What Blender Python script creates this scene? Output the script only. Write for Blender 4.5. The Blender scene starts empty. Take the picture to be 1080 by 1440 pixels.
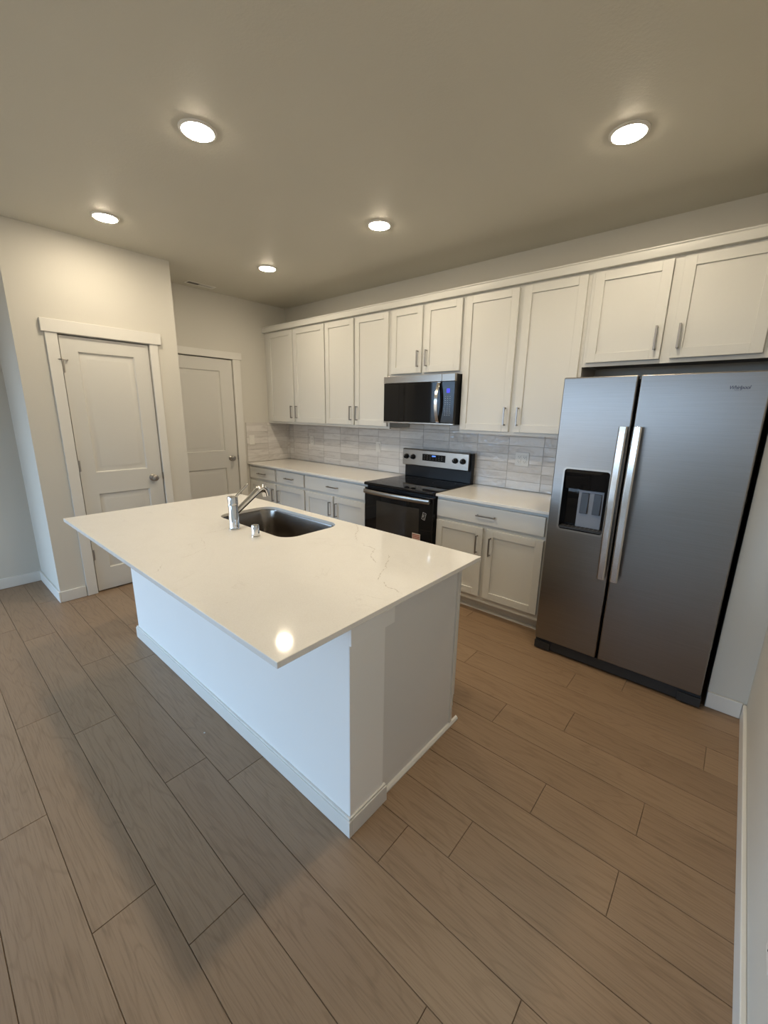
import bpy, bmesh, math, random
from mathutils import Vector, Matrix

random.seed(7)
SC = bpy.context.scene
COL = SC.collection

# ------------------------------------------------------------------ camera
CAM = Vector((4.553, -3.3718, 1.5411))
RT = Vector((0.75693468, 0.65328265, 0.01648212))
UP = Vector((-0.16699652, 0.16898543, 0.97136815))
FW = Vector((-0.63179273, 0.7380147, -0.23700686))
cam_d = bpy.data.cameras.new('camera')
cam = bpy.data.objects.new('camera', cam_d)
COL.objects.link(cam)
cam_d.sensor_fit = 'HORIZONTAL'
cam_d.sensor_width = 36.0
cam_d.lens = 576.416 / 1080 * 36.0
cam_d.clip_start = 0.02
cam.matrix_world = Matrix(((RT.x, UP.x, -FW.x, CAM.x), (RT.y, UP.y, -FW.y, CAM.y), (RT.z, UP.z, -FW.z, CAM.z), (0, 0, 0, 1)))
SC.camera = cam

# ------------------------------------------------------------------ light and exposure
LAMP = 216.0                       # radiance of the round ceiling lights
LAMP_COL = (1.0, 0.855, 0.635)
SKY_REAR = 15.5
SKY_SIDE = 11.0
SC.view_settings.view_transform = 'Standard'
SC.view_settings.look = 'None'
SC.view_settings.gamma = 1.0
SC.view_settings.exposure = 0.0
SC.view_settings.use_curve_mapping = False
w = bpy.data.worlds.new('daylight')
SC.world = w
w.use_nodes = True
wn = w.node_tree
tc_ = wn.nodes.new('ShaderNodeTexCoord'); sp_ = wn.nodes.new('ShaderNodeSeparateXYZ'); rp_ = wn.nodes.new('ShaderNodeValToRGB')
wn.links.new(tc_.outputs['Generated'], sp_.inputs[0])
mr_ = wn.nodes.new('ShaderNodeMapRange'); mr_.inputs['From Min'].default_value = -1; mr_.inputs['From Max'].default_value = 1
wn.links.new(sp_.outputs['Z'], mr_.inputs['Value']); wn.links.new(mr_.outputs['Result'], rp_.inputs['Fac'])
el = rp_.color_ramp.elements
# dull ground and yards below the horizon, pale sky brightening upward
for pos, col in ((0.0, (.12, .11, .09)), (0.485, (.14, .13, .115)), (0.51, (.27, .40, .57)), (0.56, (.34, .51, .72)), (0.66, (.44, .66, .92)), (1.0, (.50, .74, 1.0))):
    if pos in (0.0, 1.0): e_ = el[0 if pos == 0.0 else -1]
    else: e_ = el.new(pos)
    e_.color = (*col, 1)
# sky strength on the left is set apart, balancing light from the added window
az_ = wn.nodes.new('ShaderNodeMapRange'); az_.interpolation_type = 'SMOOTHSTEP'
az_.inputs['From Min'].default_value = -.15; az_.inputs['From Max'].default_value = -.7
az_.inputs['To Min'].default_value = SKY_REAR; az_.inputs['To Max'].default_value = SKY_SIDE
wn.links.new(sp_.outputs['X'], az_.inputs['Value'])
wn.links.new(rp_.outputs['Color'], wn.nodes['Background'].inputs['Color'])
wn.links.new(az_.outputs['Result'], wn.nodes['Background'].inputs['Strength'])
SC.cycles.max_bounces = 10
SC.cycles.diffuse_bounces = 6
SC.cycles.glossy_bounces = 5
SC.cycles.caustics_reflective = False
SC.cycles.sample_clamp_indirect = 6.0
SC.cycles.use_denoising = True

YREAR = -8.0
XLW = -0.074
REAR = [(0.10, 2.45, 0.06, 2.35), (2.70, 4.05, 1.25, 2.25)]      # openings in the rear wall: x0, x1, z0, z1
SIDE = (-7.70, -4.20, 0.06, 2.40)                                # unseen opening added in the left wall for daylight: y0, y1, z0, z1
def portal(loc, rot, sx, sy):     # daylight comes in through the windows behind the camera
    L = bpy.data.lights.new('window_portal', 'AREA')
    L.shape = 'RECTANGLE'; L.size = sx; L.size_y = sy
    L.cycles.is_portal = True
    lo = bpy.data.objects.new('window_portal', L)
    COL.objects.link(lo)
    lo.location = loc; lo.rotation_euler = rot
for a, b, c, d in REAR:
    portal(((a + b) / 2, YREAR - .14, (c + d) / 2), (math.radians(90), 0, 0), b - a, d - c)
portal((XLW - .14, (SIDE[0] + SIDE[1]) / 2, (SIDE[2] + SIDE[3]) / 2), (math.radians(90), 0, math.radians(-90)), SIDE[1] - SIDE[0], SIDE[3] - SIDE[2])

# ------------------------------------------------------------------ materials
def mat(name, col=(.8, .8, .8), rough=.5, metal=0., **kw):
    m = bpy.data.materials.new(name)
    m.use_nodes = True
    b = m.node_tree.nodes['Principled BSDF']
    b.inputs['Base Color'].default_value = (*col, 1)
    b.inputs['Roughness'].default_value = rough
    b.inputs['Metallic'].default_value = metal
    for k, v in kw.items():
        b.inputs[k.replace('_', ' ')].default_value = v
    return m

def nd(m, t, **kw):
    n = m.node_tree.nodes.new(t)
    for k, v in kw.items():
        setattr(n, k, v)
    return n

def lk(m, a, b):
    m.node_tree.links.new(a, b)

def bsdf(m):
    return m.node_tree.nodes['Principled BSDF']

def coords(m, scale=(1, 1, 1), offset_attr=None):
    tc = nd(m, 'ShaderNodeTexCoord')
    mp = nd(m, 'ShaderNodeMapping')
    mp.inputs['Scale'].default_value = scale
    lk(m, tc.outputs['Object'], mp.inputs['Vector'])
    out = mp.outputs['Vector']
    if offset_attr:
        at = nd(m, 'ShaderNodeAttribute', attribute_name=offset_attr)
        mu = nd(m, 'ShaderNodeVectorMath', operation='SCALE')
        cb = nd(m, 'ShaderNodeCombineXYZ')
        for i in range(3):
            lk(m, at.outputs['Fac'], cb.inputs[i])
        lk(m, cb.outputs[0], mu.inputs[0])
        mu.inputs['Scale'].default_value = 57.0
        ad = nd(m, 'ShaderNodeVectorMath', operation='ADD')
        lk(m, mp.outputs['Vector'], ad.inputs[0])
        lk(m, mu.outputs[0], ad.inputs[1])
        out = ad.outputs[0]
    return out

def noise(m, vec, scale, detail=3, rough=.5, dist=0.):
    n = nd(m, 'ShaderNodeTexNoise')
    n.inputs['Scale'].default_value = scale
    n.inputs['Detail'].default_value = detail
    n.inputs['Roughness'].default_value = rough
    n.inputs['Distortion'].default_value = dist
    lk(m, vec, n.inputs['Vector'])
    return n.outputs['Fac']

def ramp(m, fac, stops):
    r = nd(m, 'ShaderNodeValToRGB')
    e = r.color_ramp.elements
    while len(e) < len(stops):
        e.new(.5)
    for i, (p, c) in enumerate(stops):
        e[i].position = p
        e[i].color = (*c, 1) if len(c) == 3 else c
    lk(m, fac, r.inputs['Fac'])
    return r.outputs['Color']

def mix(m, fac, a, b, blend='MIX'):
    n = nd(m, 'ShaderNodeMix', data_type='RGBA', blend_type=blend)
    for s, v in ((n.inputs['Factor'], fac), (n.inputs[6], a), (n.inputs[7], b)):
        if hasattr(v, 'is_linked') or hasattr(v, 'links'):
            lk(m, v, s)
        else:
            s.default_value = v if isinstance(v, float) else (*v, 1)
    return n.outputs[2]

def bump(m, h, strength, dist=.001):
    b = nd(m, 'ShaderNodeBump')
    b.inputs['Strength'].default_value = strength
    b.inputs['Distance'].default_value = dist
    lk(m, h, b.inputs['Height'])
    lk(m, b.outputs['Normal'], bsdf(m).inputs['Normal'])

def painted(name, col, rough=.55, orange=120., st=.25, dist=.0008):
    m = mat(name, col, rough)
    v = coords(m)
    c = mix(m, noise(m, v, 1.7, 2), tuple(x * .97 for x in col), tuple(min(1, x * 1.02) for x in col))
    lk(m, c, bsdf(m).inputs['Base Color'])
    bump(m, noise(m, v, orange, 2), st, dist)
    return m

M = {}
M['wall'] = painted('wall_paint', (.60, .58, .53), .6)
M['ceiling'] = painted('ceiling_paint', (.60, .575, .50), .5, 90., .5, .0012)
M['trim'] = painted('trim_paint', (.70, .685, .65), .38, 40., .06)
M['end_lit_white'] = painted('end_lit_paint', (.88, .87, .85), .4, 40., .06)  # lightened coat for the island post end and cap, replaces missing fill light
M['door'] = painted('door_paint', (.62, .61, .58), .4, 60., .08)
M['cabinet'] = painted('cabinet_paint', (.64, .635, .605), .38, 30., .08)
M['island_end_lit'] = painted('island_end_lit_paint', (.74, .73, .715), .42, 60., .08)  # end panel tone raised above the cabinet paint in place of fill light
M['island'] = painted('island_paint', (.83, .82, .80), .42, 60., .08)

# quartz
m = mat('quartz', (.82, .79, .74), .075)
v = coords(m)
f1 = noise(m, v, 3.2, 6, .6, 1.2)
f2 = noise(m, v, 260., 2, .5)
c = ramp(m, f1, [(.3, (.75, .725, .685)), (.55, (.79, .765, .725)), (.7, (.75, .72, .675))])
c = mix(m, .5, c, ramp(m, f2, [(.3, (.74, .71, .67)), (.6, (.81, .79, .75))]))
# faint natural veining, broken up by a second noise
n3 = noise(m, v, 1.1, 5, .55, 1.5)
ab = nd(m, 'ShaderNodeMath', operation='ABSOLUTE')
sb = nd(m, 'ShaderNodeMath', operation='SUBTRACT'); sb.inputs[1].default_value = .5
lk(m, n3, sb.inputs[0]); lk(m, sb.outputs[0], ab.inputs[0])
vein = ramp(m, ab.outputs[0], [(0., (1, 1, 1)), (.006, (0, 0, 0))])
msk = ramp(m, noise(m, v, 4.5, 3), [(.54, (0, 0, 0)), (.72, (.32, .32, .32))])
vm = nd(m, 'ShaderNodeMath', operation='MULTIPLY')
lk(m, vein, vm.inputs[0]); lk(m, msk, vm.inputs[1])
c = mix(m, vm.outputs[0], c, (.50, .46, .41))
lk(m, c, bsdf(m).inputs['Base Color'])
M['quartz'] = m
m = mat('quartz_vein', (.5, .46, .41), .14)
v = coords(m)
lk(m, ramp(m, noise(m, v, 60., 4, .7), [(.38, (.80, .77, .72)), (.5, (.60, .56, .50)), (.66, (.36, .33, .29))]), bsdf(m).inputs['Base Color'])
M['vein'] = m

# oak planks
m = mat('oak_planks', (.3, .22, .16), .42)
v = coords(m, (1., 6.5, 1.), 'pid')
ring = noise(m, v, 1.5, 2, .45, .35)
mu = nd(m, 'ShaderNodeMath', operation='MULTIPLY'); mu.inputs[1].default_value = 52.
si = nd(m, 'ShaderNodeMath', operation='SINE')
lk(m, ring, mu.inputs[0]); lk(m, mu.outputs[0], si.inputs[0])
v2 = coords(m, (3., 90., 1.), 'pid')
fine = noise(m, v2, 2.2, 4, .65)
at = nd(m, 'ShaderNodeAttribute', attribute_name='pid')
base = ramp(m, at.outputs['Fac'], [(0., (.262, .172, .104)), (.35, (.290, .192, .117)), (.65, (.275, .181, .109)), (1., (.305, .205, .126))])
g1 = ramp(m, si.outputs[0], [(.0, (1, 1, 1)), (.7, (.985, .98, .975)), (1., (.88, .865, .85))])
g2 = ramp(m, fine, [(.3, (.76, .74, .72)), (.52, (1, 1, 1)), (.75, (1.0, 1.0, 1.0))])
c = mix(m, 1.0, base, g1, 'MULTIPLY')
c = mix(m, 1., c, g2, 'MULTIPLY')
big = ramp(m, noise(m, coords(m, (1., 3., 1.), 'pid'), 1.1, 2), [(.3, (.93, .93, .93)), (.7, (1.0, 1.0, 1.0))])
c = mix(m, 1.0, c, big, 'MULTIPLY')
lk(m, c, bsdf(m).inputs['Base Color'])
bump(m, fine, .12, .0006)
M['oak'] = m
M['groove'] = mat('plank_groove', (.17, .122, .085), .8)

# tiles
m = mat('glazed_tile', (.62, .60, .58), .07)
v = coords(m, (1.6, 1.6, 9.), 'pid')
n1 = noise(m, v, 2.0, 5, .6, .8)
at = nd(m, 'ShaderNodeAttribute', attribute_name='pid')
base = ramp(m, at.outputs['Fac'], [(0., (.60, .57, .54)), (.3, (.72, .69, .66)), (.6, (.66, .63, .60)), (1., (.80, .775, .745))])
c = mix(m, 1., base, ramp(m, n1, [(.3, (.78, .76, .75)), (.48, (.97, .97, .97)), (.6, (1, 1, 1)), (.75, (1.0, 1.0, 1.0))]), 'MULTIPLY')
lk(m, c, bsdf(m).inputs['Base Color'])
bump(m, noise(m, coords(m, (1, 1, 1), 'pid'), 22., 2, .5), .65, .006)
M['tile'] = m
M['grout'] = mat('grout', (.50, .47, .44), .8)

def brushed(name, col, rough, scale, aniso=.0, axis='Z'):
    m = mat(name, col, rough, 1.)
    v = coords(m, scale)
    n = noise(m, v, 1., 3, .6)
    lk(m, ramp(m, n, [(.3, tuple(x * .93 for x in col)), (.7, tuple(min(1, x * 1.05) for x in col))]), bsdf(m).inputs['Base Color'])
    if aniso:
        bsdf(m).inputs['Anisotropic'].default_value = aniso
        t = nd(m, 'ShaderNodeTangent', direction_type='RADIAL', axis=axis)
        lk(m, t.outputs[0], bsdf(m).inputs['Tangent'])
    return m
M['steel'] = brushed('brushed_steel', (.275, .262, .25), .30, (4., 4., 500.), .45)
M['steel_h'] = brushed('brushed_steel_trim', (.36, .335, .305), .28, (4., 4., 400.))
M['handle_steel'] = brushed('polished_steel', (.66, .64, .62), .17, (300., 300., 3.))
M['sink'] = brushed('sink_steel', (.30, .275, .25), .22, (3., 3., 200.))
M['nickel'] = brushed('satin_nickel', (.40, .375, .35), .28, (200., 200., 200.))
M['pull'] = brushed('pull_nickel', (.33, .31, .29), .33, (200., 200., 200.))
M['chrome'] = mat('chrome', (.78, .78, .78), .06, 1.)
M['black_glass'] = mat('black_glass', (.006, .006, .007), .04, 0., Specular_IOR_Level=.28)
M['black'] = mat('black_enamel', (.010, .010, .011), .3, 0., Specular_IOR_Level=.22)
M['black_matte'] = mat('black_plastic', (.02, .02, .021), .55)
M['dark_grey'] = mat('dark_grey_plastic', (.06, .06, .065), .4)
M['grey'] = mat('grey_plastic', (.24, .25, .28), .35)
M['paddle'] = mat('paddle_plastic', (.03, .03, .035), .4)
M['plate'] = mat('white_plastic', (.74, .72, .68), .3)
M['slot'] = mat('outlet_slot', (.05, .05, .05), .5)
M['vent'] = mat('vent_enamel', (.80, .78, .74), .4)
M['vent_shade'] = mat('duct_shade', (.05, .045, .04), .8)  # near-black, paints the shade inside the duct
M['logo'] = mat('logo_ink', (.05, .05, .08), .35)
M['mark'] = mat('pale_mark', (.45, .45, .46), .4)
M['sticker'] = mat('sticker_paper', (.70, .66, .62), .5)
M['sticker_red'] = mat('sticker_red', (.42, .10, .06), .5)
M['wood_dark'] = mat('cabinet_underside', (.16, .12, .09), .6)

def emit(name, col, s):
    m = mat(name, col, .4)
    bsdf(m).inputs['Emission Color'].default_value = (*col, 1)
    bsdf(m).inputs['Emission Strength'].default_value = s
    return m
M['lens'] = emit('lamp_lens', LAMP_COL, LAMP)
M['blue_led'] = emit('blue_display', (.05, .05, 1.0), .75)
M['blue_led_dim'] = emit('blue_display_range', (.12, .3, 1.0), 1.2)

m = bpy.data.materials.new('window_glass'); m.use_nodes = True
nt = m.node_tree; nt.nodes.clear()
o_ = nt.nodes.new('ShaderNodeOutputMaterial'); t_ = nt.nodes.new('ShaderNodeBsdfTransparent')
g_ = nt.nodes.new('ShaderNodeBsdfGlossy'); g_.inputs['Roughness'].default_value = .02
x_ = nt.nodes.new('ShaderNodeMixShader'); x_.inputs[0].default_value = .06
nt.links.new(t_.outputs[0], x_.inputs[1]); nt.links.new(g_.outputs[0], x_.inputs[2]); nt.links.new(x_.outputs[0], o_.inputs[0])
M['glass'] = m

# ------------------------------------------------------------------ builders
def wloc(o):
    p = Vector((0, 0, 0))
    while o is not None:
        p += o.location
        o = o.parent
    return p

def perp(d):
    d = d.normalized()
    a = Vector((0, 0, 1)) if abs(d.z) < .9 else Vector((1, 0, 0))
    u = d.cross(a).normalized()
    return u, d.cross(u).normalized()

class MB:
    """collects shapes in world coordinates and links them as one mesh object"""
    def __init__(s, T=None):
        s.bm = bmesh.new(); s.T = T or Matrix.Identity(4); s.mi = 0; s.lay = s.bm.faces.layers.float.new('pid')
    def v(s, p):
        return s.bm.verts.new(s.T @ Vector(p))
    def f(s, vs, a=None):
        try:
            fc = s.bm.faces.new(vs)
        except ValueError:
            return None
        fc.material_index = s.mi
        if a is not None:
            fc[s.lay] = a
        return fc
    def box(s, x0, x1, y0, y1, z0, z1, a=None):
        c = [s.v((x, y, z)) for z in (z0, z1) for y in (y0, y1) for x in (x0, x1)]
        for q in ((0, 2, 3, 1), (4, 5, 7, 6), (0, 1, 5, 4), (2, 6, 7, 3), (0, 4, 6, 2), (1, 3, 7, 5)):
            s.f([c[i] for i in q], a)
        return s
    def loft(s, loops, cap0=True, cap1=True, closed=True):
        L = [[s.v(p) for p in l] for l in loops]
        n = len(L[0])
        for a, b in zip(L, L[1:]):
            for i in range(n if closed else n - 1):
                j = (i + 1) % n
                s.f([a[i], a[j], b[j], b[i]])
        if cap0: s.f(L[0][::-1])
        if cap1: s.f(L[-1])
        return s
    def lathe(s, o, d, prof, n=28, cap0=True, cap1=True):
        o = Vector(o); d = Vector(d).normalized(); u, w_ = perp(d)
        loops = [[o + d * h + (u * math.cos(2 * math.pi * k / n) + w_ * math.sin(2 * math.pi * k / n)) * r for k in range(n)] for r, h in prof]
        return s.loft(loops, cap0, cap1)
    def tube(s, pts, r, n=14):
        pts = [Vector(p) for p in pts]
        rs = r if isinstance(r, (list, tuple)) else [r] * len(pts)
        loops = []; u = None
        for i, p in enumerate(pts):
            d = (pts[min(i + 1, len(pts) - 1)] - pts[max(i - 1, 0)]).normalized()
            if u is None: u, w_ = perp(d)
            else:
                u = (u - d * u.dot(d)).normalized(); w_ = d.cross(u)
            loops.append([p + (u * math.cos(2 * math.pi * k / n) + w_ * math.sin(2 * math.pi * k / n)) * rs[i] for k in range(n)])
        return s.loft(loops)
    def holed(s, outer, inner, axis, a, b):
        """plate between coordinate a and b on axis with an outer and an inner outline (2-D loops)"""
        def P(p, h):
            return {'y': (p[0], h, p[1]), 'z': (p[0], p[1], h), 'x': (h, p[0], p[1])}[axis]
        vs = {}
        for h in (a, b):
            es = []
            for nm, lp in (('o', outer), ('i', inner)):
                L = [s.v(P(p, h)) for p in lp]; vs[nm, h] = L
                es += [s.bm.edges.new((L[i], L[(i + 1) % len(L)])) for i in range(len(L))]
            r = bmesh.ops.triangle_fill(s.bm, use_beauty=True, use_dissolve=False, edges=es)
            for g in r['geom']:
                if isinstance(g, bmesh.types.BMFace): g.material_index = s.mi
        for nm in 'oi':
            A, B = vs[nm, a], vs[nm, b]
            for i in range(len(A)):
                j = (i + 1) % len(A)
                s.f([A[i], A[j], B[j], B[i]])
        return s
    def build(s, name, mats, parent=None, bevel=0., seg=2, smooth=True):
        if not isinstance(mats, (list, tuple)): mats = [mats]
        bmesh.ops.recalc_face_normals(s.bm, faces=s.bm.faces)
        me = bpy.data.meshes.new(name)
        off = wloc(parent) if parent else Vector((0, 0, 0))
        s.off = off
        if off.length: bmesh.ops.translate(s.bm, verts=s.bm.verts, vec=-off)
        s.bm.to_mesh(me); s.bm.free()
        for m_ in mats: me.materials.append(m_)
        if smooth:
            me.polygons.foreach_set('use_smooth', [True] * len(me.polygons))
            me.set_sharp_from_angle(angle=math.radians(32))
        o = bpy.data.objects.new(name, me); COL.objects.link(o)
        if parent: o.parent = parent
        if bevel:
            b = o.modifiers.new('bevel', 'BEVEL'); b.width = bevel; b.segments = seg
            b.limit_method = 'ANGLE'; b.angle_limit = math.radians(40); b.harden_normals = True
        return o

def tag(o, label, cat, group=None):
    o['label'] = label; o['category'] = cat
    if group: o['group'] = group
    return o

def thing(name, loc, label, cat, group=None):
    o = bpy.data.objects.new(name, None); COL.objects.link(o)
    o.location = loc; o.empty_display_size = .1
    return tag(o, label, cat, group)

def struct(o):
    o['kind'] = 'structure'; return o

def sempty(name, loc):
    o = bpy.data.objects.new(name, None); COL.objects.link(o); o.location = loc
    return struct(o)

def rrect(x0, x1, y0, y1, r, n=8):
    pts = []
    for cx, cy, a0 in ((x1 - r, y1 - r, 0), (x0 + r, y1 - r, 90), (x0 + r, y0 + r, 180), (x1 - r, y0 + r, 270)):
        for k in range(n + 1):
            a = math.radians(a0 + 90 * k / n)
            pts.append((cx + r * math.cos(a), cy + r * math.sin(a)))
    return pts

def rect(x0, x1, y0, y1):
    return [(x0, y0), (x1, y0), (x1, y1), (x0, y1)]

# ------------------------------------------------------------------ room shell
H = 2.76
XR = 4.803
XL = -0.074
XP = 0.60            # pantry wall face
YP0, YP1 = -2.748, -1.63
PW = 0.1797
# floor of oak planks
RX0, RX1 = XL, XR
mb = MB(); mb.mi = 1
mb.box(RX0 - .1, RX1 + .1, YREAR - .1, .1, -.06, -.003)
mb.mi = 0
seams = {0: 3.32, 1: 3.565, 2: 2.948, 3: 3.134, 4: 2.61, 5: 4.008, 6: 4.479, 7: 4.163, 8: 3.28, 9: 3.82, 10: 2.9, 11: 3.45, 12: 4.02, 13: 3.05, -1: 2.75, -2: 3.0, -3: 3.9}
r0 = int(math.floor((YREAR + 3.25) / PW)) - 1
for r in range(r0, 20):
    ya, yb = -3.25 + r * PW, -3.25 + (r + 1) * PW
    ya = max(ya, YREAR); yb = min(yb, 0.)
    if yb - ya < .01: continue
    off = seams.get(r, random.random() * 1.22)
    x = off - 1.22 * 6
    while x < RX1:
        xa, xb = max(x, RX0), min(x + 1.22, RX1)
        x += 1.22
        if xb - xa < .01: continue
        g, i = .0006, .0016
        top = [mb.v(p) for p in ((xa + i, ya + i, 0), (xb - i, ya + i, 0), (xb - i, yb - i, 0), (xa + i, yb - i, 0))]
        bot = [mb.v(p) for p in ((xa + g, ya + g, -.003), (xb - g, ya + g, -.003), (xb - g, yb - g, -.003), (xa + g, yb - g, -.003))]
        a = random.random()
        mb.f(top, a)
        for k in range(4):
            mb.f([bot[k], bot[(k + 1) % 4], top[(k + 1) % 4], top[k]], a)
struct(mb.build('floor', [M['oak'], M['groove']], smooth=False))

struct(MB().box(XL - .12, XR + .12, YREAR - .12, .12, H, H + .1).build('ceiling', M['ceiling']))
struct(MB().box(-.12, XR + .12, 0, .12, 0, H).build('wall_back', M['wall']))
struct(MB().box(XR, XR + .12, YREAR, 0, 0, H).build('wall_right', M['wall']))
struct(MB().box(4.640, XR, -.726, 0, 0, H).build('wall_fridge_end', M['wall']))
mb = MB().box(XL - .12, XL, SIDE[1], YP0, 0, H).box(XL - .12, XL, YREAR, SIDE[0], 0, H)
mb.box(XL - .12, XL, SIDE[0], SIDE[1], 0, SIDE[2]).box(XL - .12, XL, SIDE[0], SIDE[1], SIDE[3], H)
struct(mb.build('wall_left', M['wall']))
# recess wall with the second door
D2 = (-1.595, -.765, 2.092)
mb = MB().box(-.12, -.06, YP1, 0, 0, H)
mb.box(-.06, 0, D2[1], 0, 0, H).box(-.06, 0, YP1, D2[0], 0, H).box(-.06, 0, D2[0], D2[1], D2[2], H)
struct(mb.build('wall_recess', M['wall']))
# pantry block
D1 = (-2.497, -1.868, 2.064)
mb = MB().box(XL, XP - .06, YP0, YP1, 0, H)
mb.box(XP - .06, XP, D1[1], YP1, 0, H).box(XP - .06, XP, YP0, D1[0], 0, H).box(XP - .06, XP, D1[0], D1[1], D1[2], H)
struct(mb.build('wall_pantry', M['wall']))
# rear wall with the window opening
mb = MB(); xs = [XL - .12] + [v_ for r_ in REAR for v_ in r_[:2]] + [XR + .12]
for k in range(0, len(xs), 2): mb.box(xs[k], xs[k + 1], YREAR - .12, YREAR, 0, H)
for a, b, c, d in REAR: mb.box(a, b, YREAR - .12, YREAR, 0, c).box(a, b, YREAR - .12, YREAR, d, H)
struct(mb.build('wall_rear', M['wall']))
def window(i, T, wdt, z0, z1, mull):
    """T maps local x along the opening, local y outward, origin at the inner left foot"""
    win = sempty('window_%d' % i, tuple(T @ Vector((0, 0, z0))))
    mb = MB(T)
    mb.box(0, .05, .03, .09, z0, z1).box(wdt - .05, wdt, .03, .09, z0, z1)
    mb.box(.05, wdt - .05, .03, .09, z0, z0 + .05).box(.05, wdt - .05, .03, .09, z1 - .05, z1)
    for xm in mull: mb.box(xm - .03, xm + .03, .03, .09, z0 + .05, z1 - .05)
    mb.build('window_frame', M['trim'], win, .003)
    MB(T).box(.02, wdt - .02, .058, .062, z0 + .02, z1 - .02).build('window_pane', M['glass'], win)
for i, (a, b, c, d) in enumerate(REAR):
    window(i + 1, Matrix(((1, 0, 0, a), (0, -1, 0, YREAR), (0, 0, 1, 0), (0, 0, 0, 1))), b - a, c, d, [(b - a) / 2])
window(3, Matrix(((0, -1, 0, XL), (1, 0, 0, SIDE[0]), (0, 0, 1, 0), (0, 0, 0, 1))), SIDE[1] - SIDE[0], SIDE[2], SIDE[3], [(SIDE[1] - SIDE[0]) / 2])  # added window, out of view, brings daylight from the left

# baseboards
BH = .092
def base(name, segs):
    mb = MB()
    for s in segs: mb.box(*s, 0.0005, BH)
    return struct(mb.build(name, M['trim'], None, .004))
base('baseboard_left', [(XL, XL + .015, YREAR, YP0)])
base('baseboard_pantry', [(XL + .015, XP + .014, YP0 - .014, YP0), (XP, XP + .014, YP0, -2.578), (XP, XP + .014, -1.797, YP1 + .0)])
base('baseboard_recess', [(0, .014, -.668, -.655)])
base('baseboard_right', [(XR - .015, XR, YREAR, -.741)])
base('baseboard_fridge_end', [(4.640, XR - .015, -.741, -.726)])


# ------------------------------------------------------------------ doors
def raised(mb, xf, y0, y1, z0, z1):
    """moulded panel on a door face whose surface is at x = xf"""
    prof = [(0, 0), (.008, -.013), (.013, -.0135), (.046, -.003), (.054, -.0025)]
    loops = [[(xf + d, y0 + i, z0 + i), (xf + d, y1 - i, z0 + i), (xf + d, y1 - i, z1 - i), (xf + d, y0 + i, z1 - i)] for i, d in prof]
    mb.loft(loops, False, True)

def door(idx, xf, y0, y1, ztop, panels, knob, casing, head, hinges, latch, stop):
    root = sempty('door_%d' % idx, (xf, y0, 0))
    mb = MB()
    yc0, yc1 = panels[0][0], panels[0][1]
    zs = sorted([z for p in panels for z in p[2:]])
    z0 = .012
    x0 = xf - .035
    # slab built as stiles and rails round the moulded panels
    mb.box(x0, xf - .015, y0, y1, z0, ztop)
    mb2 = []
    def fr(a, b, c, d):
        vs = [mb.v((xf, a, c)), mb.v((xf, b, c)), mb.v((xf, b, d)), mb.v((xf, a, d))]
        mb.f(vs)
    fr(y0, yc0, z0, ztop); fr(yc1, y1, z0, ztop)
    fr(yc0, yc1, z0, zs[0]); fr(yc0, yc1, zs[1], zs[2]); fr(yc0, yc1, zs[3], ztop)
    lp = [[(h, y0, z0), (h, y1, z0), (h, y1, ztop), (h, y0, ztop)] for h in (xf - .015, xf)]
    mb.loft(lp, False, False)
    for p in panels: raised(mb, xf, *p)
    mb.build('door_panel', M['door'], root, 0)
    # casing: two legs and a thicker head
    mb = MB()
    for a, b in casing: mb.box(xf, xf + .017, a, b, .0005, head[2])
    mb.build('casing', M['trim'], root, .002)
    MB().box(xf, xf + .026, head[0], head[1], head[2], head[3]).build('head_casing', M['trim'], root, .0025)
    # knob
    ky, kz = knob
    k = MB().lathe((xf, ky, kz), (1, 0, 0), [(.031, 0), (.031, .004), (.026, .008), (.012, .011), (.010, .030), (.017, .036), (.0265, .046), (.0285, .055), (.0265, .064), (.018, .069), (.006, .071)])
    k.build('door_knob', M['nickel'], root)
    for hz in hinges:
        MB().lathe((xf + .006, y0 - .003, hz - .045), (0, 0, 1), [(.0065, 0), (.0065, .09)], 12).box(xf - .002, xf + .0025, y0 - .012, y0 + .012, hz - .044, hz + .044).build('hinge', M['nickel'], root)
    if latch:
        MB().box(xf - .012, xf + .012, y1 + .0005, y1 + .007, latch - .03, latch + .03).build('strike_plate', M['nickel'], root, .001)
    if stop:
        sb_ = MB()
        sb_.tube([(xf + .012, y0 - .03, stop), (xf + .03, y0 - .003, stop + .002), (xf + .012, y0 + .03, stop)], .0035, 8)
        sb_.lathe((xf + .004, y0 - .032, stop), (1, 0, 0), [(.006, 0), (.006, .01)], 10).lathe((xf + .001, y0 + .032, stop), (1, 0, 0), [(.006, 0), (.006, .012)], 10)
        sb_.build('hinge_stop', M['nickel'], root)
    return root
door(1, XP, -2.490, -1.876, 2.056, [(-2.382, -1.993, 1.021, 1.950), (-2.385, -1.993, .20, .843)], (-1.955, .937),
     [(-2.572, -2.498), (-1.867, -1.803)], (-2.592, -1.774, 2.068, 2.158), [1.835, 1.082, .335], .945, 1.882)
door(2, 0., -1.587, -.773, 2.083, [(-1.440, -.922, 1.070, 1.957), (-1.440, -.925, .20, .871)], (-.857, .981),
     [(-.764, -.672)], (-1.66 + .035, -.657, 2.094, 2.168), [], .985, None)

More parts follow.
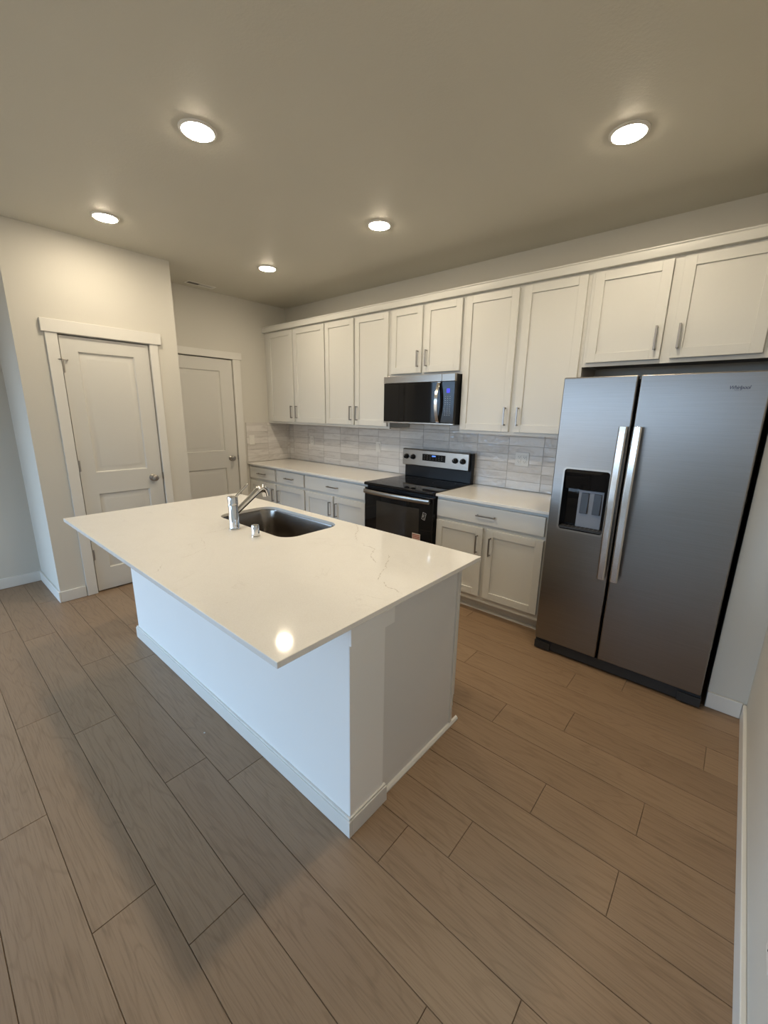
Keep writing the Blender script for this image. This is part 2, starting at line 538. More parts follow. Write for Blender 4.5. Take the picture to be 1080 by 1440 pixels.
# ------------------------------------------------------------------ ceiling lights and register
grp = 'round recessed ceiling lights'
LL = ['warm round ceiling light left of centre, second from the pantry wall, over the island',
      'round ceiling light highest at the right, in front of the fridge cabinets',
      'small round ceiling light close to the wall with the panelled pantry door',
      'round ceiling light in the middle of the ceiling ahead of the cooking range',
      'smallest and farthest round ceiling light, near the back corner by the ceiling register',
      'round ceiling light above the near right corner of the island']
proto = None
for (lx, ly), lab in zip([(2.465, -2.267), (3.949, -1.043), (1.131, -2.25), (2.472, -1.039), (1.123, -1.007), (3.949, -2.267)], LL):
    if proto is None:
        t = thing('ceiling_light', (lx, ly, H), lab, 'ceiling light', grp)
        ring = MB().lathe((lx, ly, H), (0, 0, -1), [(.082, 0), (.082, .003), (.077, .007), (.070, .009), (.067, .007)], 40, True, False)
        ring.build('trim_ring', M['plate'], t)
        MB().lathe((lx, ly, H - .0065), (0, 0, -1), [(.0667, 0), (.0667, .003), (.058, .0058), (.035, .0075), (.008, .008)], 40).build('lens', M['lens'], t)
        proto = t
    else:
        t = proto.copy(); COL.objects.link(t); t.location = (lx, ly, H); t['label'] = lab
        for ch in list(proto.children):
            c = ch.copy(); COL.objects.link(c); c.parent = t

t = thing('ceiling_register', (.145, -1.14, H), 'slim white slotted air register in the ceiling above the recessed door', 'air vent')
vx0, vx1, vy0, vy1 = .098, .196, -1.285, -.995
MB().holed(rect(vx0, vx1, vy0, vy1), rect(vx0 + .014, vx1 - .014, vy0 + .016, vy1 - .016), 'z', H - .004, H).build('frame', M['vent'], t, .002)
MB().box(vx0 + .014, vx1 - .014, vy0 + .016, vy1 - .016, H - .0012, H - .0006).build('shade_sheet', M['vent_shade'], t)  # thin dark sheet under the ceiling stands for the shaded duct
mb = MB()
for k in range(16):
    yy = vy0 + .026 + k * (vy1 - vy0 - .052) / 15
    if k < 7: a_, b_ = (yy - .0004, H - .0030), (yy + .0004, H - .0015)      # this bank stands open
    else: a_, b_ = (yy - .0078, H - .0036), (yy + .0062, H - .0018)
    mb.loft([[(x, a_[0], a_[1]), (x, a_[0] + .0012, a_[1]), (x, b_[0] + .0012, b_[1]), (x, b_[0], b_[1])] for x in (vx0 + .014, vx1 - .014)])
mb.build('louvers', M['vent'], t)

# ------------------------------------------------------------------ tiled backsplash
def tiles(name, label, along, a0, a1, z0, z1, first, pitch, extra=None):
    """along 'x': on the back wall, along 'y': on the recess wall"""
    rh = .0735; gap = .0011; th = .009
    mb = MB(); mb.mi = 1
    def bx(u0, u1, w0, w1, d0, d1, a=None):
        if along == 'x': mb.box(u0, u1, -d1, -d0, w0, w1, a)
        else: mb.box(d0, d1, u0, u1, w0, w1, a)
    regions = [(a0, a1, z0, z1)] + (extra or [])
    for (u0, u1, w0, w1) in regions:
        mb.mi = 1; bx(u0, u1, w0, w1, .0008, .0059)
        mb.mi = 0
        r = 0
        k0 = int((w0 - .916) / rh)
        for r in range(k0, 9):
            za, zb = max(w0, .916 + r * rh), min(w1, .916 + (r + 1) * rh)
            if zb - za < .006: continue
            n = int(math.floor((u0 - first) / pitch)) - 1
            while first + n * pitch < u1:
                ua, ub = max(u0, first + n * pitch), min(u1, first + (n + 1) * pitch)
                n += 1
                if ub - ua < .006: continue
                bx(ua + gap, ub - gap, za + gap, zb - gap, 0.006, th + random.uniform(-.0004, .0006), random.random())
    o = mb.build(name, [M['tile'], M['grout']], None, .0012, 1)
    return tag(o, label, 'backsplash')
tiles('tile_backsplash', 'long run of glossy pale grey stacked tiles on the wall behind the range and counters', 'x', .0095, 4.62, .9145, 1.3845, .091, .297, [(1.992, 2.748, 1.3845, 1.4445)])
tiles('tile_backsplash', 'short return of pale grey stacked tiles on the wall beside the recessed door', 'y', -.642, -.0005, .9145, 1.391, -.345 - .297, .297)

# ------------------------------------------------------------------ electrical plates
def plate(kind, o, u, n, label, gangs, cat='outlet', w=.072, h=.114):
    """o centre on the wall, u unit vector along the wall, n outward"""
    o, u, n = Vector(o), Vector(u), Vector(n)
    T = Matrix(((u.x, -n.x, 0, o.x), (u.y, -n.y, 0, o.y), (0, 0, 1, o.z), (0, 0, 0, 1)))
    t = thing('outlet_plate' if cat == 'outlet' else 'switch_plate', tuple(o), label, cat)
    W = w + .046 * (gangs - 1)
    MB(T).box(-W / 2, W / 2, -.005, 0, -h / 2, h / 2).build('cover_plate', M['plate'], t, .002)
    for g in range(gangs):
        cx = (g - (gangs - 1) / 2) * .046
        if kind == 'duplex' or kind == 'decora_outlet':
            rc = MB(T)
            rc.box(cx - .0165, cx + .0165, -.0072, -.005, -.033, .033)
            rec = rc.build('receptacle', M['plate'], t, .0008)
            for zc in (-.019, .019):
                sl = MB(T)
                sl.box(cx - .0085, cx - .0062, -.0078, -.0071, zc - .003, zc + .006)
                sl.box(cx + .0062, cx + .0085, -.0078, -.0071, zc - .003, zc + .005)
                sl.lathe(T.inverted() @ (T @ Vector((cx, -.0071, zc - .009))), (0, -1, 0), [(.0024, 0), (.0024, .0007)], 10)
                sl.build('slot', M['slot'], rec)
        else:
            MB(T).box(cx - .0165, cx + .0165, -.0085, -.005, -.033, .033).build('rocker', M['plate'], t, .0012)
    return t
plate('switch', (.0096, -.576, 1.183), (0, -1, 0), (1, 0, 0), 'white rocker switch plate on the short tile return beside the recessed door', 1, 'light switch')
plate('decora_outlet', (.472, -.0096, 1.18), (1, 0, 0), (0, -1, 0), 'white outlet plate on the tiles nearest the back corner', 1)
plate('switch', (1.582, -.0096, 1.175), (1, 0, 0), (0, -1, 0), 'white rocker plate on the tiles just left of the range', 1, 'light switch')
plate('duplex', (3.187, -.0096, 1.175), (1, 0, 0), (0, -1, 0), 'wide double outlet plate on the tiles between range and fridge', 2)
plate('duplex', (XR, -2.262, .372), (0, -1, 0), (-1, 0, 0), 'low white outlet plate on the near right wall, cut by the picture edge', 1)

# ------------------------------------------------------------------ cabinets
def shaker(T, parent, x0, x1, z0, z1, yf, handle, name='door', mt=None):
    """front at y = yf, 0.02 thick; handle: (x, z0, z1) upright or None"""
    mt = mt or M['cabinet']
    mb = MB(T); r = .055; yb = yf + .02
    mb.box(x0, x0 + r, yf, yb, z0, z1).box(x1 - r, x1, yf, yb, z0, z1)
    mb.box(x0 + r, x1 - r, yf, yb, z1 - r, z1).box(x0 + r, x1 - r, yf, yb, z0, z0 + r)
    d = mb.build(name, mt, parent, .0016)
    pm = MB(T)
    pm.box(x0 + r - .004, x1 - r + .004, yf + .010, yb - .002, z0 + r - .004, z1 - r + .004)
    pm.build('door_inset', mt, d)
    if handle:
        pull(T, d, handle, yf)
    return d

def pull(T, parent, h, yf):
    mb = MB(T)
    if len(h) == 3:
        x, a, b = h
        mb.box(x - .0055, x + .0055, yf - .032, yf - .024, a, b)
        for z in (a + .006, b - .006): mb.box(x - .0045, x + .0045, yf - .026, yf, z - .0045, z + .0045)
    else:
        x0, x1, z, _ = h
        mb.box(x0, x1, yf - .032, yf - .024, z - .0055, z + .0055)
        for x in (x0 + .006, x1 - .006): mb.box(x - .0045, x + .0045, yf - .026, yf, z - .0045, z + .0045)
    return mb.build('handle', M['pull'], parent, .0015)

def drawer(T, parent, x0, x1, z0, z1, yf, hx):
    d = MB(T).box(x0, x1, yf, yf + .02, z0, z1).build('drawer', M['cabinet'], parent, .002)
    pull(T, d, (hx - .075, hx + .075, (z0 + z1) / 2, 0), yf)
    return d
I4 = Matrix.Identity(4)

def base_cab(x0, x1, label, drawers, doors, xa=None):
    t = thing('base_cabinet', ((x0 + x1) / 2, -.3, 0), label, 'cabinet', 'white base cabinets on the back wall')
    mb = MB()
    mb.box(x0, x0 + .018, -.597, -.003, .1, .893).box(x1 - .018, x1, -.597, -.003, .1, .893)
    mb.box(x0 + .018, x1 - .018, -.597, -.003, .1, .118)
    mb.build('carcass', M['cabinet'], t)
    fr = MB()
    fr.box(x0, x1, -.615, -.597, .868, .893).box(x0, x1, -.615, -.597, .70, .73).box(x0, x1, -.615, -.597, .1, .15)
    ed = [x0] + [(a[1] + b[0]) / 2 for a, b in zip(doors, doors[1:])] + [x1]
    for i, e in enumerate(ed):
        a = e if i == 0 else (e - .035 if i == len(ed) - 1 else e - .02)
        fr.box(a, a + (.035 if i in (0, len(ed) - 1) else .04), -.6145, -.597, .11, .89)
    fr.build('face_frame', M['cabinet'], t)
    MB().box(x0 + .001, x1 - .001, -.545, -.53, 0.0005, .1).build('toe_kick', M['cabinet'], t)
    MB().loft([[(x, -.545, .0005), (x, -.560, .0005), (x, -.560, .008), (x, -.553, .017), (x, -.545, .019)] for x in (x0 + .001, x1 - .001)]).build('shoe_moulding', M['trim'], t)
    for a, b in drawers:
        drawer(I4, t, a, b, .733, .868, -.635, (a + b) / 2)
    for a, b, hs in doors:
        hx = b - .038 if hs == 'r' else a + .038
        shaker(I4, t, a, b, .150, .703, -.635, (hx, .503, .645))
    return t
base_cab(.004, 1.0765, 'white two-drawer base cabinet at the far left, nearest the recessed door', [(.024, .543), (.571, 1.065)], [(.024, .543, 'r'), (.571, 1.065, 'l')])
base_cab(1.0785, 1.990, 'white base cabinet with one wide drawer directly left of the black range', [(1.092, 1.971)], [(1.092, 1.523, 'r'), (1.545, 1.971, 'l')])
base_cab(2.766, 3.665, 'white base cabinet with one wide drawer between the range and the fridge', [(2.776, 3.643)], [(2.776, 3.189, 'r'), (3.222, 3.645, 'l')])

def counter(x0, x1, label):
    o = MB().box(x0, x1, -.653, -.0105, .894, .914).build('countertop', M['quartz'], None, .0022)
    return tag(o, label, 'countertop')
counter(.0105, 1.996, 'long pale quartz countertop over the cabinets left of the range')
counter(2.768, 3.695, 'short pale quartz countertop between the range and the fridge')

def upper(x0, x1, z0, z1, label, doors, hz, gap=None, yf=-.338):
    t = thing('wall_cabinet', ((x0 + x1) / 2, -.16, z0), label, 'cabinet', 'white wall cabinets in a row')
    mb = MB(); yb = yf + .02
    mb.box(x0, x0 + .016, yb + .018, -.003, z0 + .012, z1).box(x1 - .016, x1, yb + .018, -.003, z0 + .012, z1)
    mb.box(x0 + .016, x1 - .016, yb + .018, -.003, z1 - .015, z1)
    mb.box(x0 + .016, x1 - .016, -.008, -.003, z0 + .027, z1 - .015)
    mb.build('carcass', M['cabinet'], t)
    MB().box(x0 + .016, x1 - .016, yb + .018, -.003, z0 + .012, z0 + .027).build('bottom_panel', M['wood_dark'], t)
    fr = MB(); d0, d1 = doors[0][0], doors[-1][1]
    fr.box(x0, d0 + .02, yb, yb + .018, z0, z1).box(d1 - .02, x1, yb, yb + .018, z0, z1)
    fr.box(d0 + .02, d1 - .02, yb, yb + .018, z0, z0 + .045).box(d0 + .02, d1 - .02, yb, yb + .018, z1 - .04, z1)
    mid = (doors[0][1] + doors[1][0]) / 2
    fr.box(mid - .03, mid + .03, yb + .0003, yb + .018, z0 + .045, z1 - .04)
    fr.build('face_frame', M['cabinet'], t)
    for a, b, hs in doors:
        hx = b - .032 if hs == 'r' else a + .032
        shaker(I4, t, a, b, z0 + .024, 2.417, yf, (hx, *hz))
    return t
ZT = 2.432
upper(.003, 1.0995, 1.385, ZT, 'tall white wall cabinet at the far left end of the row', [(.078, .549, 'r'), (.577, 1.092, 'l')], (1.454, 1.594))
upper(1.1005, 1.9895, 1.385, ZT, 'tall white wall cabinet second from the left, touching the microwave', [(1.108, 1.523, 'r'), (1.547, 1.968, 'l')], (1.454, 1.594))
upper(1.9905, 2.7495, 1.853, ZT, 'short white wall cabinet right above the microwave', [(2.008, 2.346, 'r'), (2.373, 2.727, 'l')], (1.925, 2.060))
upper(2.7505, 3.6595, 1.385, ZT, 'tall white wall cabinet between the microwave and the fridge', [(2.762, 3.186, 'r'), (3.224, 3.640, 'l')], (1.456, 1.590))
upper(3.6605, 4.638, 1.853, ZT, 'wide short white wall cabinet over the steel fridge', [(3.684, 4.095, 'r'), (4.146, 4.558, 'l')], (1.927, 2.062))
# crown along the whole row
mb = MB()
pr = [(-.3385, 2.4325), (-.352, 2.4325), (-.354, 2.438), (-.354, 2.478), (-.360, 2.484), (-.360, 2.490), (-.3, 2.490), (-.003, 2.486), (-.003, 2.4325)]
mb.loft([[(x, y, z) for y, z in pr] for x in (.001, 4.6385)])
tag(mb.build('cabinet_crown', M['cabinet'], None, .001), 'long white crown board running above all the wall cabinets', 'moulding')

# ------------------------------------------------------------------ microwave
t = thing('microwave', (2.37, -.2, 1.447), 'black and steel over-range microwave with a curved handle and blue clock', 'microwave')
mx0, mx1, my = 1.996, 2.7445, -.418
MB().box(mx0 + .004, mx1 - .002, my + .030, -.0105, 1.446, 1.8515).build('body', M['black'], t, .003)
MB().box(mx0, 2.6195, my + .004, my + .029, 1.459, 1.791).build('door', M['black_glass'], t, .003)
MB().box(2.621, mx1, my + .004, my + .029, 1.459, 1.791).build('control_panel', M['black_glass'], t, .003)
tb = MB().box(mx0, 2.6195, my, my + .028, 1.7925, 1.850).box(2.621, mx1, my, my + .028, 1.7925, 1.850).build('top_trim', M['steel_h'], t, .002)
MB().box(mx0, mx1, my + .002, my + .028, 1.446, 1.457).build('bottom_trim', M['steel_h'], t, .0015)
# bowed handle, a flat strap
mb = MB(); loops = []
for k in range(17):
    s = k / 16; z = 1.462 + s * .326
    d = .008 + .042 * math.sin(math.pi * s) ** .8
    loops.append([(2.582, my + .004 - d, z), (2.612, my + .004 - d, z), (2.612, my + .012 - d, z), (2.582, my + .012 - d, z)])
mb.loft(loops)
mb.box(2.582, 2.612, my - .006, my + .005, 1.462, 1.478).box(2.582, 2.612, my - .006, my + .005, 1.772, 1.788)
mb.build('handle', M['handle_steel'], t, .002)
mb = MB()
for i in range(2):
    for j in range(3):
        mb.box(2.671 + i * .015, 2.683 + i * .015, my + .0025, my + .0035, 1.703 + j * .0105, 1.7115 + j * .0105)
mb.box(2.671, 2.698, my + .003, my + .0038, 1.7015, 1.7335)
mb.build('clock_display', M['blue_led'], t)
mb = MB()
for j in range(10):
    for i in range(3):
        zz = 1.673 - j * .0165; xx = 2.661 + i * .022
        wd = .0035 if j < 7 else .0048
        mb.box(xx - wd, xx + wd, my + .0028, my + .0036, zz - .0013, zz + .0013)
mb.build('keypad', M['mark'], t)
mb = MB()
for k in range(9):
    mb.box(2.06 + k * .07, 2.11 + k * .07, -.34, -.10, 1.4445, 1.4462)
mb.build('grease_filter', M['dark_grey'], t)

# ------------------------------------------------------------------ range
t = thing('cooking_range', (2.385, -.35, 0), 'black glass-top electric range with a steel backguard', 'range')
x0, x1 = 2.0035, 2.7615
MB().box(x0 + .002, x1 - .002, -.635, -.03, .02, .893).build('body', M['black'], t, .002)
for fx in (x0 + .06, x1 - .06):
    for fy in (-.58, -.09): MB().lathe((fx, fy, 0.0005), (0, 0, 1), [(.02, 0), (.02, .006), (.012, .008), (.012, .02)], 14).build('foot', M['black_matte'], t)
# cooktop with rounded front lip
pr = [(-.03, .8945), (-.03, .921), (-.66, .921), (-.674, .919), (-.681, .912), (-.681, .900), (-.674, .8945)]
MB().loft([[(x, y, z) for y, z in pr] for x in (x0, x1)]).build('cooktop', M['black_glass'], t, .0015)
for bx_, by_, br in ((2.19, -.50, .105), (2.57, -.50, .082), (2.19, -.22, .078), (2.57, -.22, .105)):
    n = 40; mb = MB()
    for k in range(n):
        a, b = 2 * math.pi * k / n, 2 * math.pi * (k + 1) / n
        mb.f([mb.v((bx_ + math.cos(q) * rr, by_ + math.sin(q) * rr, .9213)) for q, rr in ((a, br), (b, br), (b, br + .0015), (a, br + .0015))])
    mb.build('burner_ring', M['dark_grey'], t)
# oven door with window
od = MB().box(x0 + .003, x1 - .003, -.672, -.636, .235, .872).build('oven_door', M['black_glass'], t, .004)
MB().box(2.150, 2.625, -.6735, -.6722, .43, .765).build('window', mat('oven_window', (.03, .027, .024), .05), od)
mb = MB(); loops = []
for k in range(25):
    s = k / 24; x = 2.018 + s * (2.738 - 2.018)
    d = .030 + .026 * math.sin(math.pi * s)
    y = -.672 - d
    loops.append([(x, y, .824), (x, y - .004, .832), (x, y - .004, .854), (x, y, .862), (x, y + .010, .862), (x, y + .010, .824)])
mb.loft(loops)
for xx in (2.022, 2.722): mb.box(xx, xx + .014, -.706, -.672, .833, .854)
mb.build('handle', M['steel_h'], od, .0015)
# small care mark and red tag on the glass
mb = MB()
Tm = Matrix.Translation((2.676, -.6735, .712)) @ Matrix.Rotation(math.radians(14), 4, 'Y')
mb = MB(Tm)
W_, H_ = .017, .030
mb.holed(rect(-W_, W_, -H_, H_), rect(-W_ + .003, W_ - .003, -H_ + .003, H_ - .003), 'y', -.0008, 0)
mb.box(-.010, .006, -.0008, 0, -.003, .001).box(-.010, -.006, -.0008, 0, -.012, .012).box(-.002, .009, -.0008, 0, .012, .015).box(-.004, .008, -.0008, 0, -.018, -.014)
mb.build('care_mark', M['mark'], od)
mb = MB(); mb.box(2.562, 2.646, -.6748, -.6737, .455, .550); mb.mi = 1
for k in range(6): mb.box(2.566, 2.642, -.6754, -.6747, .462 + k * .0140, .470 + k * .0140)
mb.build('paper_tag', [M['sticker'], M['sticker_red']], od)
sd = MB().box(x0 + .003, x1 - .003, -.672, -.636, .045, .228).build('storage_drawer', M['black'], t, .004)
# backguard
MB().box(x0 + .004, x1 - .002, -.078, -.028, .921, 1.19).build('backguard', M['black'], t, .004)
bgp = MB().loft([[(x, -.088, 1.034), (x, -.106, 1.034), (x, -.112, 1.042), (x, -.110, 1.185), (x, -.104, 1.194), (x, -.079, 1.196)] for x in (1.999, 2.742)]).build('control_panel', M['steel_h'], t, .001)
MB().box(2.240, 2.500, -.1135, -.110, 1.092, 1.156).build('display', M['black_glass'], bgp, .001)
mb = MB()
for k in range(4):
    mb.box(2.352 + k * .0105, 2.3595 + k * .0105, -.1142, -.1134, 1.135, 1.147)
mb.build('clock_digits', M['blue_led_dim'], bgp)
for k in range(7):
    mb = MB()
    for j in range(3):
        if (j, k) in ((0, 3), (0, 4)): continue
        mb.box(2.262 + k * .033, 2.268 + k * .033, -.114, -.1134, 1.141 - j * .016, 1.143 - j * .016)
    mb.build('key_mark', M['mark'], bgp)
for kx in (2.049, 2.129, 2.607, 2.687):
    k = MB().lathe((kx, -.111, 1.119), (0, -1, 0), [(.0255, 0), (.0255, .006), (.021, .010), (.0195, .028), (.016, .031)], 26)
    k.box(kx - .004, kx + .004, -.149, -.139, 1.102, 1.137)
    kn = k.build('knob', M['black'], bgp)
    MB().box(kx - .001, kx + .001, -.1496, -.1488, 1.122, 1.136).build('pointer', M['sticker'], kn)

# ------------------------------------------------------------------ refrigerator
t = thing('refrigerator', (4.16, -.42, 0), 'tall stainless side-by-side refrigerator with a water dispenser', 'refrigerator')
fx0, fx1, fs0, fs1, fy = 3.713, 4.614, 4.088, 4.101, -.803
MB().box(fx0 + .004, fx1 - .003, -.735, -.05, .035, 1.738).build('body', M['black'], t, .004)
# left door with dispenser opening
ho = rrect(3.777, 4.028, .858, 1.232, .018, 5)
ld = MB().holed(rect(fx0, fs0, .084, 1.751), ho, 'y', fy, fy + .058).build('door', M['steel'], t, .007, 3)
rd = MB().box(fs1, fx1, fy, fy + .058, .084, 1.751).build('door', M['steel'], t, .007, 3)
ld['label'] = 'narrow left door with the dispenser'; rd['label'] = 'wide right door with the brand name'
# dispenser alcove
dsp = MB().loft([[(x, y, z) for x, z in rrect(3.7772, 4.0278, .8582, 1.2318, .0178, 5)] for y in (fy + .0006, fy + .056)], False, True).build('dispenser', M['black_glass'], ld)
MB().holed(rrect(3.769, 4.036, .850, 1.240, .024, 5), rrect(3.779, 4.026, .861, 1.230, .017, 5), 'y', fy - .0022, fy + .003).build('bezel', M['steel_h'], dsp, .001)
# sloping glossy head of the alcove (control glass)
MB().loft([[(x, fy + .010, 1.226), (x, fy + .012, 1.200), (x, fy + .022, 1.112), (x, fy + .052, 1.112), (x, fy + .052, 1.226)] for x in (3.782, 4.023)]).build('control_glass', M['black_glass'], dsp, .001)
bp = MB().box(3.862, 4.000, fy + .046, fy + .0545, .880, 1.105).build('back_plate', M['grey'], dsp, .001)
for a in (3.879, 3.949):
    MB().loft([[(a, fy + .046, 1.092), (a + .042, fy + .046, 1.092), (a + .042, fy + .040, 1.090), (a, fy + .040, 1.090)],
               [(a, fy + .046, .966), (a + .042, fy + .046, .966), (a + .042, fy + .030, .968), (a, fy + .030, .968)]]).build('paddle', M['paddle'], dsp, .002)
MB().box(3.781, 4.024, fy + .002, fy + .053, .866, .878).build('drip_tray', M['black_matte'], dsp, .001)
mb = MB()
for k in range(9): mb.box(3.80 + k * .024, 3.806 + k * .024, fy + .006, fy + .050, .878, .8795)
mb.build('drip_grille', M['dark_grey'], dsp)
# handles: long bowed straps
def fhandle(a, parent):
    mb = MB(); L = []
    for k in range(25):
        s = k / 24; z = .612 + s * (1.487 - .612)
        d = .042 + .018 * math.sin(math.pi * s)
        y = fy - d
        L.append([(a, y, z), (a + .007, y - .007, z), (a + .035, y - .007, z), (a + .042, y, z), (a + .042, y + .006, z), (a, y + .006, z)])
    mb.loft(L)
    for z in (.612, 1.457): mb.box(a + .004, a + .038, fy - .046, fy - .0002, z + .004, z + .026)
    mb.build('handle', M['handle_steel'], parent, .0015)
fhandle(4.040, ld); fhandle(4.108, rd)
# maker's name
cu = bpy.data.curves.new('logo', 'FONT'); cu.body = 'Whirlpool'; cu.size = .0205; cu.shear = .25; cu.extrude = .0005; cu.offset = .0003; cu.space_character = .92
tmp = bpy.data.objects.new('tmp', cu); COL.objects.link(tmp)
bpy.context.view_layer.update()
me = bpy.data.meshes.new_from_object(tmp.evaluated_get(bpy.context.evaluated_depsgraph_get()))
bpy.data.objects.remove(tmp)
wd = max(v_.co.x for v_ in me.vertices)
sx = .079 / wd
me.transform(Matrix.Translation(Vector((4.466, fy - .0006, 1.671)) - wloc(rd)) @ Matrix.Rotation(math.radians(90), 4, 'X') @ Matrix.Diagonal((sx, sx * 1.15, 1, 1)))
me.materials.append(M['logo'])
lg = bpy.data.objects.new('logo', me); COL.objects.link(lg); lg.parent = rd
# orbit swoosh under the name
mb = MB(); n = 20; o_, i_ = [], []
for k in range(n + 1):
    a = math.radians(200 + 150 * k / n)
    cx_, cz_ = 4.4965 + .012 * math.cos(a), 1.6715 + .006 * math.sin(a)
    o_.append((cx_, fy - .0008, cz_)); i_.append((cx_, fy - .0008, cz_ + .0009 * math.sin(math.pi * k / n) + .0002))
for k in range(n): mb.f([mb.v(o_[k]), mb.v(o_[k + 1]), mb.v(i_[k + 1]), mb.v(i_[k])])
mb.build('logo_swoosh', M['logo'], rd)
# base grille
g = MB().box(fx0 + .002, fx1 + .004, fy + .020, fy + .06, .012, .076).box(fx0, fx0 + .10, fy + .008, fy + .020, .010, .062).box(fx1 - .10, fx1 + .006, fy + .008, fy + .020, .010, .062)
g.build('base_grille', M['black_matte'], t, .002)
for fx in (fx0 + .05, fx1 - .05):
    MB().lathe((fx, fy + .05, .0005), (0, 0, 1), [(.016, 0), (.016, .012)], 14).build('foot', M['black_matte'], t)
    MB().lathe((fx, -.12, .0005), (0, 0, 1), [(.016, 0), (.016, .036)], 14).build('foot', M['black_matte'], t)
for a, b in ((fx0 + .01, fx0 + .09), (fx1 - .09, fx1 - .01)):
    MB().box(a, b, -.735, -.68, 1.7385, 1.752).build('hinge_cover', M['black'], t, .002)

# ------------------------------------------------------------------ island
ISX0, ISX1, ISY0, ISY1 = 1.662, 3.748, -2.842, -1.751
IC = 3.665          # end panel face
t = thing('kitchen_island', (2.66, -2.15, 0), 'white painted island with a solid overhanging back panel and end post', 'island')
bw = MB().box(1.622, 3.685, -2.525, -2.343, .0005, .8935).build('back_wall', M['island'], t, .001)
bw['label'] = 'plain white knee wall facing the room'
MB().box(3.685, 3.697, -2.5255, -2.300, .790, .8935).build('cap_trim', M['end_lit_white'], t, .0015)
mb = MB()
prf = lambda d0, d1: None
mb.box(1.608, 3.699, -2.539, -2.525, .001, .074).box(3.685, 3.699, -2.525, -2.326, .001, .074).box(1.608, 1.622, -2.525, -2.343, .001, .074)
mb.box(1.612, 3.695, -2.535, -2.525, .074, .084).box(3.685, 3.695, -2.525, -2.330, .074, .084).box(1.612, 1.622, -2.525, -2.343, .074, .084)
mb.build('baseboard', M['trim'], t, .002)
# hollow cabinet box
mb = MB()
mb.box(IC - .018, IC, -2.343, -1.790, .0005, .8935)
mb.build('end_panel', M['island_end_lit'], t, .0008)
MB().box(3.6852, 3.6885, -2.5248, -2.343, .0005, .8935).build('end_board', M['end_lit_white'], t, .0008)  # thin facing added so the post end takes the lightened paint
MB().box(IC, IC + .008, -1.806, -1.790, .018, .8935).build('edge_strip', M['trim'], t, .001)
mb = MB().box(1.640, 1.658, -2.343, -1.790, .0005, .8935).box(1.658, IC - .018, -2.343, -1.790, .1, .118)
mb.box(1.658, IC - .018, -2.3425, -2.330, .118, .8935).box(1.658, IC - .018, -1.865, -1.853, .0005, .1)
mb.box(1.640, IC, -1.790, -1.772, .862, .8935).box(1.640, IC, -1.790, -1.772, .1, .15)
for xx in (1.640, 2.165, 2.955, IC - .04): mb.box(xx, xx + .04, -1.7902, -1.7722, .12, .88)
mb.build('carcass', M['cabinet'], t)
TI = Matrix.Translation((0, 0, 0)) @ Matrix(((-1, 0, 0, 0), (0, -1, 0, 0), (0, 0, 1, 0), (0, 0, 0, 1)))
for a, b, hs in ((1.655, 2.175, 'l'), (2.195, 2.565, 'r'), (2.585, 2.965, 'l'), (2.985, 3.658, 'r')):
    hx = b - .038 if hs == 'r' else a + .038
    shaker(TI, t, -b, -a, .150, .855, 1.752, (-hx, .64, .78))
MB().loft([[(IC, y, .0005), (IC + .014, y, .0005), (IC + .014, y, .007), (IC + .008, y, .016), (IC, y, .018)] for y in (-2.324, -1.735)]).build('shoe_moulding', M['trim'], t)

# island top with sink cut-out and veins
SX0, SX1, SY0, SY1 = 2.205, 2.905, -2.203, -1.820
mb = MB().holed(rect(ISX0, ISX1, ISY0, ISY1), rrect(SX0, SX1, SY0, SY1, .085, 10), 'z', .894, .914)
top = mb.build('island_countertop', M['quartz'], None, .0022)
tag(top, 'large white quartz island top with fine grey veins and a sink cut-out', 'countertop')
VE = [[(2.962, -1.751), (3.05, -1.831), (3.106, -1.913), (3.177, -1.97), (3.268, -1.999), (3.328, -2.006), (3.384, -2.093), (3.458, -2.136)],
      [(3.43, -2.02), (3.523, -2.15), (3.548, -2.213), (3.593, -2.279)], [(3.606, -2.262), (3.654, -2.297), (3.686, -2.29), (3.733, -2.306)],
      [(2.9, -2.82), (2.882, -2.792), (2.815, -2.753)], [(2.794, -2.681), (2.799, -2.645), (2.776, -2.585), (2.755, -2.541), (2.653, -2.498), (2.571, -2.475)],
      [(2.523, -2.423), (2.53, -2.359), (2.543, -2.335)], [(2.979, -2.786), (2.998, -2.768)], [(3.332, -2.760), (3.349, -2.747)]]
mb = MB(); rv = random.Random(3)
for li, line in enumerate(VE):
    pts = []
    for a, b in zip(line, line[1:]):
        n = max(3, int(math.dist(a, b) / .009))
        for k in range(n):
            s = k / n; j = .0045
            pts.append(Vector((a[0] + (b[0] - a[0]) * s + rv.uniform(-j, j), a[1] + (b[1] - a[1]) * s + rv.uniform(-j, j), .91412)))
    pts.append(Vector((*line[-1], .91412)))
    pts = [p for p in pts if ISY0 + .003 < p.y < ISY1 - .003]
    N = len(pts)
    ws = [(.0007 + .0022 * rv.random() ** 2) * (1 if li in (0, 1, 2) else .7) * min(1, (i + .3) / 3, (N - i - .7) / 3) for i in range(N)]
    for i in range(N - 1):
        if rv.random() < .16: continue
        d = (pts[i + 1] - pts[i]).normalized(); nn = Vector((-d.y, d.x, 0))
        mb.f([mb.v(pts[i] + nn * ws[i]), mb.v(pts[i] - nn * ws[i]), mb.v(pts[i + 1] - nn * ws[i + 1]), mb.v(pts[i + 1] + nn * ws[i + 1])])
mb.build('veins', M['vein'], top, smooth=False)

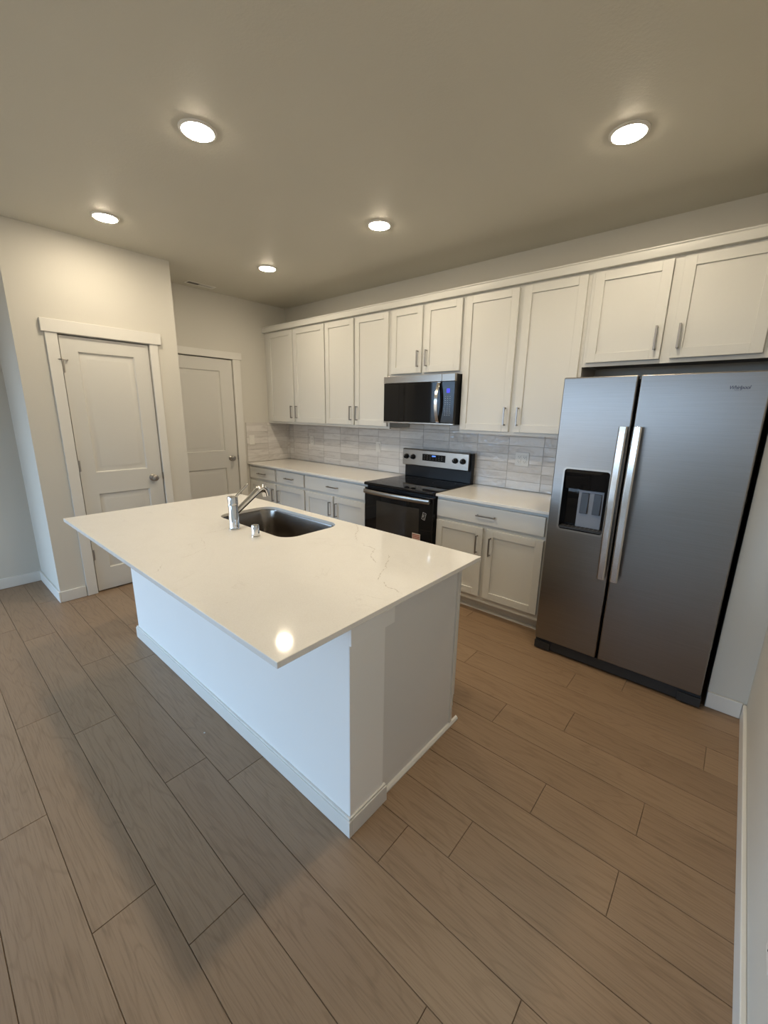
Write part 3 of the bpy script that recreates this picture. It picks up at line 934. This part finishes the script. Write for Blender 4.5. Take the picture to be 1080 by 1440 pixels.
# sink
t = thing('sink', (2.555, -2.01, .70), 'undermounted stainless steel sink bowl set in the island top', 'sink')
loops = []
for i, z, r in ((-.018, .8935, .095), (.0, .8935, .085), (.003, .885, .083), (.010, .74, .075), (.016, .715, .068), (.030, .700, .055), (.055, .694, .04)):
    loops.append([(x, y, z) for x, y in rrect(SX0 + i, SX1 - i, SY0 + i, SY1 - i, r, 10)])
for i, z, r in ((.052, .690, .04), (.028, .697, .055), (.013, .713, .068), (.007, .74, .075), (-.001, .885, .083), (-.018, .8920, .095)):
    loops.append([(x, y, z) for x, y in rrect(SX0 + i, SX1 - i, SY0 + i, SY1 - i, r, 10)])
n = len(loops[0]); mb = MB()
up_ = loops[:7]; dn_ = loops[7:]
mb.loft(up_, False, True); mb.loft(dn_, True, False)
mb.loft([dn_[-1], up_[0]], False, False)
mb.build('bowl', M['sink'], t)
MB().lathe((2.56, -1.99, .6942), (0, 0, 1), [(.056, 0), (.056, .0015), (.045, .003), (.040, -.0), (.012, -.0), (.012, .004), (.004, .005)], 30).build('drain', M['chrome'], t)

# faucet
t = thing('faucet', (2.552, -2.276, .914), 'chrome single-lever pull-out faucet standing at the edge of the sink', 'faucet')
fx, fyy = 2.552, -2.276
MB().lathe((fx, fyy, .9142), (0, 0, 1), [(.030, 0), (.030, .003), (.0265, .006), (.0255, .012), (.0255, .128), (.0245, .131)], 36).build('body', M['chrome'], t)
cp = MB().lathe((fx, fyy, 1.0462), (0, 0, 1), [(.0250, 0), (.0270, .002), (.0270, .040), (.0250, .0455), (.018, .047)], 36).build('lever_cap', M['chrome'], t)
MB().tube([(fx, fyy + .014, 1.085), (fx, fyy + .034, 1.101), (fx, fyy + .080, 1.138), (fx, fyy + .092, 1.147)], [.0060, .0065, .0078, .0070], 14).build('lever', M['chrome'], cp)
MB().tube([(fx, fyy + .012, 1.000), (fx, fyy + .05, 1.028), (fx, fyy + .10, 1.064), (fx, fyy + .150, 1.100)], [.0150, .0158, .0168, .0180], 24).build('spout', M['chrome'], t)
MB().tube([(fx, fyy + .1505, 1.1003), (fx, fyy + .168, 1.1125), (fx, fyy + .183, 1.114), (fx, fyy + .195, 1.106), (fx, fyy + .203, 1.090), (fx, fyy + .207, 1.066)],
          [.0195, .0215, .0220, .0220, .0210, .0190], 24).build('spray_head', M['chrome'], t)
t2 = MB().lathe((2.757, -2.277, .9142), (0, 0, 1), [(.0235, 0), (.0235, .004), (.0195, .006), (.0195, .054), (.0175, .060), (.008, .062)], 30).build('air_gap_cap', M['chrome'])
tag(t2, 'short chrome cylinder cap on the island top to the right of the faucet', 'sink air gap')
# specks on the floor
sp = MB().lathe((2.80, -2.648, .0003), (0, 0, 1), [(.004, 0), (.0045, .0015), (.002, .003)], 9).build('paper_scrap', M['sticker'])
tag(sp, 'tiny white scrap on the floor planks in front of the island', 'scrap')
